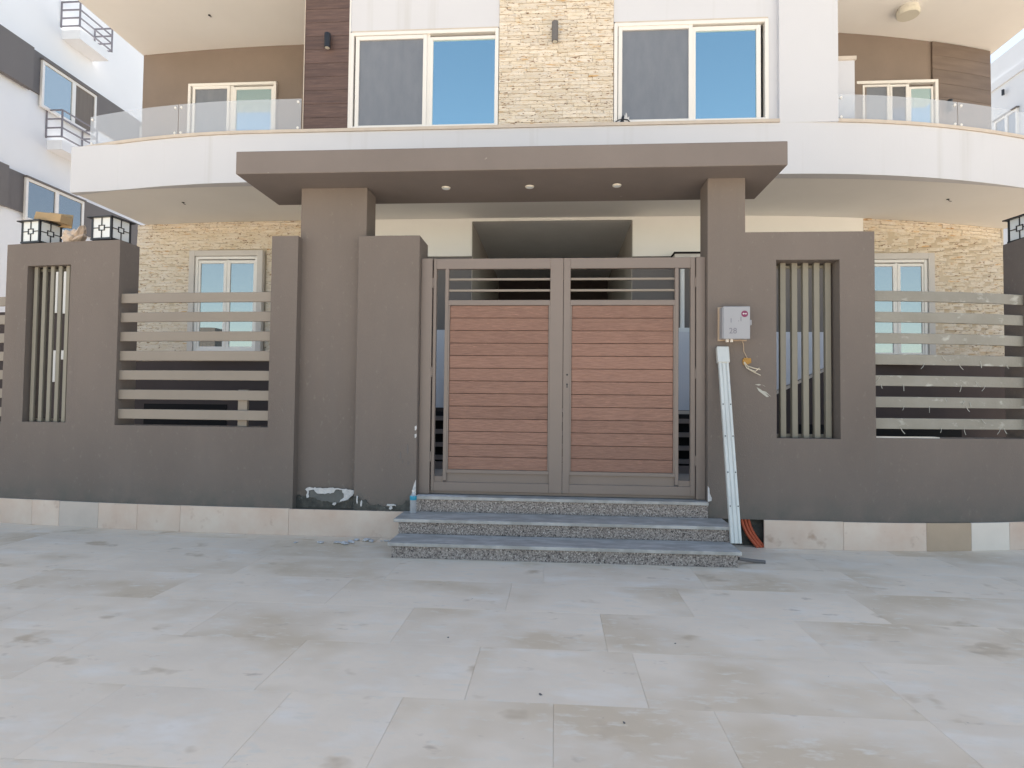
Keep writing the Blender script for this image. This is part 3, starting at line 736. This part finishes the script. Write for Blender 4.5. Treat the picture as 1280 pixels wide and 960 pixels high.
t = thing('wire_hole', (2.13,0,1.75), 'cut hole with orange foam and loose cream wires below the meter box', 'wire hole')
MB().poly([(2.085,1.785),(2.10,1.80),(2.16,1.795),(2.165,1.755),(2.13,1.735),(2.09,1.73),(2.082,1.76)], -.012, .0).build('foam', m_foam, t, jitter=.002)
for s_, pts in enumerate(([(2.10,-.01,1.76),(2.12,-.035,1.72),(2.17,-.05,1.70),(2.235,-.05,1.685)], [(2.095,-.01,1.755),(2.115,-.03,1.70),(2.17,-.045,1.665),(2.24,-.04,1.632)], [(2.105,-.01,1.75),(2.14,-.03,1.69),(2.19,-.05,1.668),(2.225,-.05,1.70)])):
    MB().tube(pts, .0045, 6).build('wire', m_wire, t)
t = thing('render_scrape', (2.29,0,1.46), 'pale scratched scuff on the taupe wall below the loose wires', 'scuff mark')
for pts in ([(2.20,1.545),(2.24,1.55),(2.26,1.542),(2.235,1.535)], [(2.265,1.545),(2.28,1.535),(2.30,1.522),(2.285,1.535)], [(2.215,1.52),(2.25,1.50),(2.29,1.47),(2.33,1.43),(2.31,1.425),(2.27,1.455),(2.235,1.485)], [(2.27,1.485),(2.30,1.478),(2.35,1.43),(2.32,1.45)]):
    MB().poly(pts, -.003, .0005).build('scrape', m_shred, t)

cdt = thing('conduit_bundle', (2.13,.03,0), 'three orange red plastic conduits bending out of the broken skirting right of the steps', 'conduits')
for i, dx in enumerate((0,.034,.066)):
    pts = []
    for k in range(27):
        u = k/26; x = 2.075+dx + .012 + .115*u*u + .02*u; z = .262-.26*u; pts.append((x, .045-.055*u + .006*i, z))
    MB().tube(pts, .0135, 10, ridge=.0015).build('conduit', m_red, cdt)
t = MB().tube([(1.85,-.66,.05),(1.93,-.62,.03),(2.0,-.60,.018),(2.09,-.60,.012)], .016, 8).build('pipe_stub', m_grey); tag(t, 'short grey pipe end lying on the paving right of the lowest step', 'pipe stub')

# ================================================================== BOTTLE
bt = thing('water_bottle', (-1.065,-.13,.27), 'clear plastic water bottle with blue label standing on the second step by the wall', 'bottle')
prof = [(.0,.0),(.03,.0),(.032,.008),(.03,.05),(.032,.055),(.03,.075),(.032,.125),(.032,.155),(.028,.17),(.014,.195),(.012,.205)]
def lathe(prof, cx, cy, cz, n=20):
    mb = MB()
    for r, z in prof:
        for i in range(n):
            a = 2*math.pi*i/n; mb.v.append((cx+r*math.cos(a), cy+r*math.sin(a), cz+z))
    for k in range(len(prof)-1):
        for i in range(n):
            j = (i+1) % n; mb.f.append((k*n+i,k*n+j,(k+1)*n+j,(k+1)*n+i))
    return mb
lathe(prof,-1.065,-.13,.27).build('bottle_body', g_bottle, bt, smooth=True)
lathe([(.0328,.128),(.0335,.13),(.0335,.165),(.0328,.167)],-1.065,-.13,.27).build('bottle_label', m_cyan, bt, smooth=True)
MB().cyl((-1.065,-.13,.475),(-1.065,-.13,.492),.015,n=14).build('cap', m_frame, bt)

# ================================================================== LANTERNS on the wall piers
def lantern(loc, rz, lab):
    t = thing('pier_lantern', loc, lab, 'lantern', 'square lanterns on the wall piers', rz)
    h0, h1, a = .035, .25, .128
    fr = MB()
    for sx in (-1,1):
        for sy in (-1,1): fr.box(sx*a-.010*(sx>0)*2, sx*a+.020*(sx<0), sy*a-.020*(sy>0), sy*a+.020*(sy<0), h0, h1)
    fr.box(-a-.004,a+.004,-a-.004,a+.004,h0-.02,h0); fr.build('frame', m_black, t, local=True)
    MB().box(-.16,.16,-.16,.16,h1,h1+.012).build('cap', m_black, t, local=True, bevel=.003)
    MB().box(-.06,.06,-.06,.06,0,h0-.02).build('base', m_black, t, local=True)
    zc = (h0+h1)/2
    for q in range(4):
        R = Matrix.Rotation(q*math.pi/2, 4, 'Z')
        p = MB().box(-a+.02,a-.02,-a+.008,-a+.012,h0,h1); p.v = [tuple(R@Vector(v)) for v in p.v]; p.build('panel', m_milk, t, local=True)
        l = MB(); y0, y1 = -a, -a+.008; r1, r2 = .034, .026
        l.box(-r1,r1,y0,y1,zc+r2-.004,zc+r2+.004); l.box(-r1,r1,y0,y1,zc-r2-.004,zc-r2+.004)
        l.box(-r1-.004,-r1+.004,y0,y1,zc-r2-.0045,zc+r2+.0045); l.box(r1-.004,r1+.004,y0,y1,zc-r2-.0045,zc+r2+.0045)
        l.box(-a+.018,-r1-.004,y0,y1,zc-.004,zc+.004); l.box(r1+.004,a-.018,y0,y1,zc-.004,zc+.004)
        l.box(-.004,.004,y0,y1,zc+r2+.004,h1); l.box(-.004,.004,y0,y1,h0,zc-r2-.004)
        l.v = [tuple(R@Vector(v)) for v in l.v]; l.build('lattice', m_black, t, local=True)
    return t
lantern((-4.52,.25,3.02), math.radians(-8), 'black square lantern with lattice panels at the right end of the left wall pier')
lantern((-5.42,.36,3.02), math.radians(-10), 'black square lantern half hidden by cardboard at the left end of the left wall pier')
lantern((5.06,.46,3.015), math.radians(10), 'black square lantern on the right wall pier at the picture edge')

t = MB().box(-.17,.17,-.06,.09,0,.085).box(-.165,.165,.092,.098,-.03,.12)
o = t.build('cardboard_piece', m_card, local=True, bevel=.004, jitter=.006); o.location = (-5.28,.33,3.292); o.rotation_euler = (.0,.16,-.10)
tag(o, 'brown folded cardboard piece lying on top of the left lantern', 'cardboard')
# crumpled wrap
me = bpy.data.meshes.new('crumpled_paper'); bm = bmesh.new(); bmesh.ops.create_icosphere(bm, subdivisions=3, radius=.085)
r = random.Random(9)
for v_ in bm.verts:
    k = 1 + .28*math.sin(v_.co.x*55+1)*math.cos(v_.co.z*60) + r.uniform(-.16,.16); v_.co *= k; v_.co.x *= 1.35
    if v_.co.x > .04: v_.co.z += (v_.co.x-.04)*.9
    v_.co.z = max(v_.co.z, -.075)
bm.to_mesh(me); bm.free(); me.materials.append(m_paper)
o = link('crumpled_paper', me, None, (-4.97,.28,3.095)); tag(o, 'crumpled beige wrapping paper between the two lanterns on the left pier', 'paper')

# ---- scrap on the window sill
t = thing('sill_scrap', (1.22,2.43,5.235), 'small heap of black and white scrap on the sill of the right upper window', 'scrap')
MB().tube([(1.08,2.41,5.24),(1.14,2.40,5.275),(1.20,2.40,5.285),(1.26,2.40,5.275),(1.30,2.41,5.24)],.008,6).build('cable', m_black, t)
b = MB().cyl((1.19,2.42,5.236),(1.20,2.42,5.34),.028,.012,8); b.build('tool_handle', m_black, t, jitter=.004)
MB().poly([(1.21,5.27),(1.225,5.36),(1.235,5.33),(1.24,5.385),(1.255,5.36),(1.26,5.31),(1.285,5.325),(1.28,5.25),(1.22,5.24)], 2.41, 2.435).build('rag', m_plaster, t, jitter=.004)

# ---- plaster chips on the paving
def chip(x, y, s_, mat, lab, name='plaster_chip', grp='white plaster chips by the steps', cat='plaster chip', flat=.35):
    me = bpy.data.meshes.new(name); bm = bmesh.new(); bmesh.ops.create_icosphere(bm, subdivisions=1, radius=s_)
    r = random.Random(int(x*1000)+7)
    for v_ in bm.verts: v_.co *= r.uniform(.6,1.25); v_.co.z *= flat; v_.co.x *= 1.3
    bm.to_mesh(me); bm.free(); me.materials.append(mat)
    o = link(name, me, None, (x, y, s_*flat*.8)); o.rotation_euler = (0,0,r.uniform(0,3)); tag(o, lab, cat, grp); return o
gl_ = 'white plaster chip on the paving between the skirting and the left end of the steps'
for x, y, s_ in ((-1.74,-.30,.035),(-1.67,-.33,.045),(-1.62,-.27,.035),(-1.66,-.20,.022),(-1.60,-.16,.03),(-1.50,-.17,.045),(-1.45,-.20,.035),(-1.52,-.12,.018),(-1.36,-.17,.012),(-1.31,-.17,.022),(-1.26,-.20,.012),(-1.22,-.15,.014)):
    chip(x, y, s_, m_plaster, gl_)
chip(-1.90,-.31,.03, m_plaster, 'flat white plaster chip lying apart on the paving, left of the cluster')
chip(-2.14,-.33,.02, m_plaster, 'smallest white plaster chip farthest left of the steps on the paving')
for x, y, s_, lab in ((.596,-3.338,.011,'tiny dark pebble on the paving low in the middle'),(-.3,-2.49,.010,'tiny dark pebble on the brownish stained paving left of centre'),(.24,-3.12,.012,'small dark crumb on the paving below the stained slab'),(1.02,-3.72,.009,'tiny dark pebble nearest the bottom edge of the picture'),(.98,-2.45,.008,'tiny dark crumb right of centre on the paving'),(2.03,-.58,.02,'grey mortar crumb at the end of the pipe stub')):
    chip(x, y, s_*.6, m_grey, lab, 'pebble', 'small dark pebbles on the paving', 'pebble', .6)

# ================================================================== NEIGHBOURING BUILDINGS
nb = thing('neighbour_house', (-20,12,0), 'white neighbouring house on the left with grey bands and small metal cages', 'house')
XN = -14.0
B(-24,XN,4.2,34,0,17).build('wall', m_lwhite, nb)
B(XN,XN+.05,4.2,30,9.72,10.86).build('grey_band', m_grey, nb); B(XN,XN+.05,4.2,30,6.31,7.34).build('grey_band', m_grey, nb)
B(XN+.05,XN+.18,4.2,9.2,9.66,10.82).build('grey_band', m_grey, nb); B(XN+.05,XN+.16,4.2,8.61,6.28,7.36).build('grey_band', m_grey, nb)
def side_window(x, y0, y1, z0, z1, ym, s, m1, m2, par):
    d = .07*s
    f = MB()
    def bx(a, c, e, g_, h, i): f.box(min(a,c), max(a,c), e, g_, h, i)
    t_ = .075
    bx(x, x+d, y0, y0+t_, z0, z1); bx(x, x+d, y1-t_, y1, z0, z1); bx(x, x+d, y0+t_, y1-t_, z0, z0+t_); bx(x, x+d, y0+t_, y1-t_, z1-t_, z1)
    bx(x, x+d, ym-.06, ym+.06, z0+t_, z1-t_)
    wn_ = f.build('window', m_frame, par, bevel=.003)
    a0, a1 = sorted((x+.4*d, x+.55*d))
    B(a0, a1, y0+t_, ym-.06, z0+t_, z1-t_).build('pane', m1, wn_); B(a0, a1, ym+.06, y1-t_, z0+t_, z1-t_).build('pane', m2, wn_)
    a0, a1 = sorted((x, x+1.6*d)); B(a0, a1, y0-.03, y1+.03, z1+.002, z1+.045).build('window_head', m_grey, wn_)
side_window(XN+.052, 9.55, 11.53, 9.39, 10.69, 10.66, 1, g_pale, m_curtain, nb)
side_window(XN+.052, 9.17, 11.18, 6.13, 7.27, 10.19, 1, g_dull, g_dull, nb)
side_window(XN+.052, 13.55, 15.59, 9.39, 10.69, 14.57, 1, g_pale, g_dull, nb)
def cage(y0, y1, z0, z1, x1, lab):
    t = thing('railing_cage', (XN, (y0+y1)/2, z0-.2), lab, 'railing', 'grey railing cages on the neighbour house')
    B(XN+.002,x1-.03,y0+.05,y1-.05,z0-.34,z0-.08).build('ledge', m_lwhite, t)
    n = 4; q = .017
    for i in range(n):
        z = z0+(z1-z0)*i/(n-1)
        B(x1-q,x1+q,y0,y1,z-q,z+q).build('rail', m_rail, t)
        for y in (y0, y1): B(XN,x1-q,y-q,y+q,z-q,z+q).build('rail', m_rail, t)
    for y in (y0, y1):
        B(x1-q-.001,x1+q+.001,y-q-.001,y+q+.001,z0-.03,z1+.018).build('post', m_rail, t)
        B(XN+.0,XN+.03,y-q-.001,y+q+.001,z0-.03,z1+.018).build('post', m_rail, t)
cage(10.23,11.49,12.06,12.77,-13.42,'grey railing cage on the white neighbour wall at top left, the upper one')
cage(9.85,11.14,8.67,9.42,-13.52,'grey railing cage on the neighbour wall beside the balcony glass, the lower one')

nr = thing('neighbour_house', (20,16,0), 'white neighbouring house at the right edge beyond the balcony', 'house')
XR = 15.92
B(XR,XR+10,10.77,34,0,13.84).build('wall', m_nwhite, nr)
B(XR-.06,XR-.002,10.77,34,12.75,13.04).build('cornice', m_nwhite, nr)
side_window(XR-.003, 15.52, 16.61, 10.04, 11.58, 16.03, -1, g_dull, g_dull, nr)
MB().cyl((XR-.1,16.1,12.31),(XR-.1,16.1,12.5),.045,n=10).build('spotlight', m_black, nr)
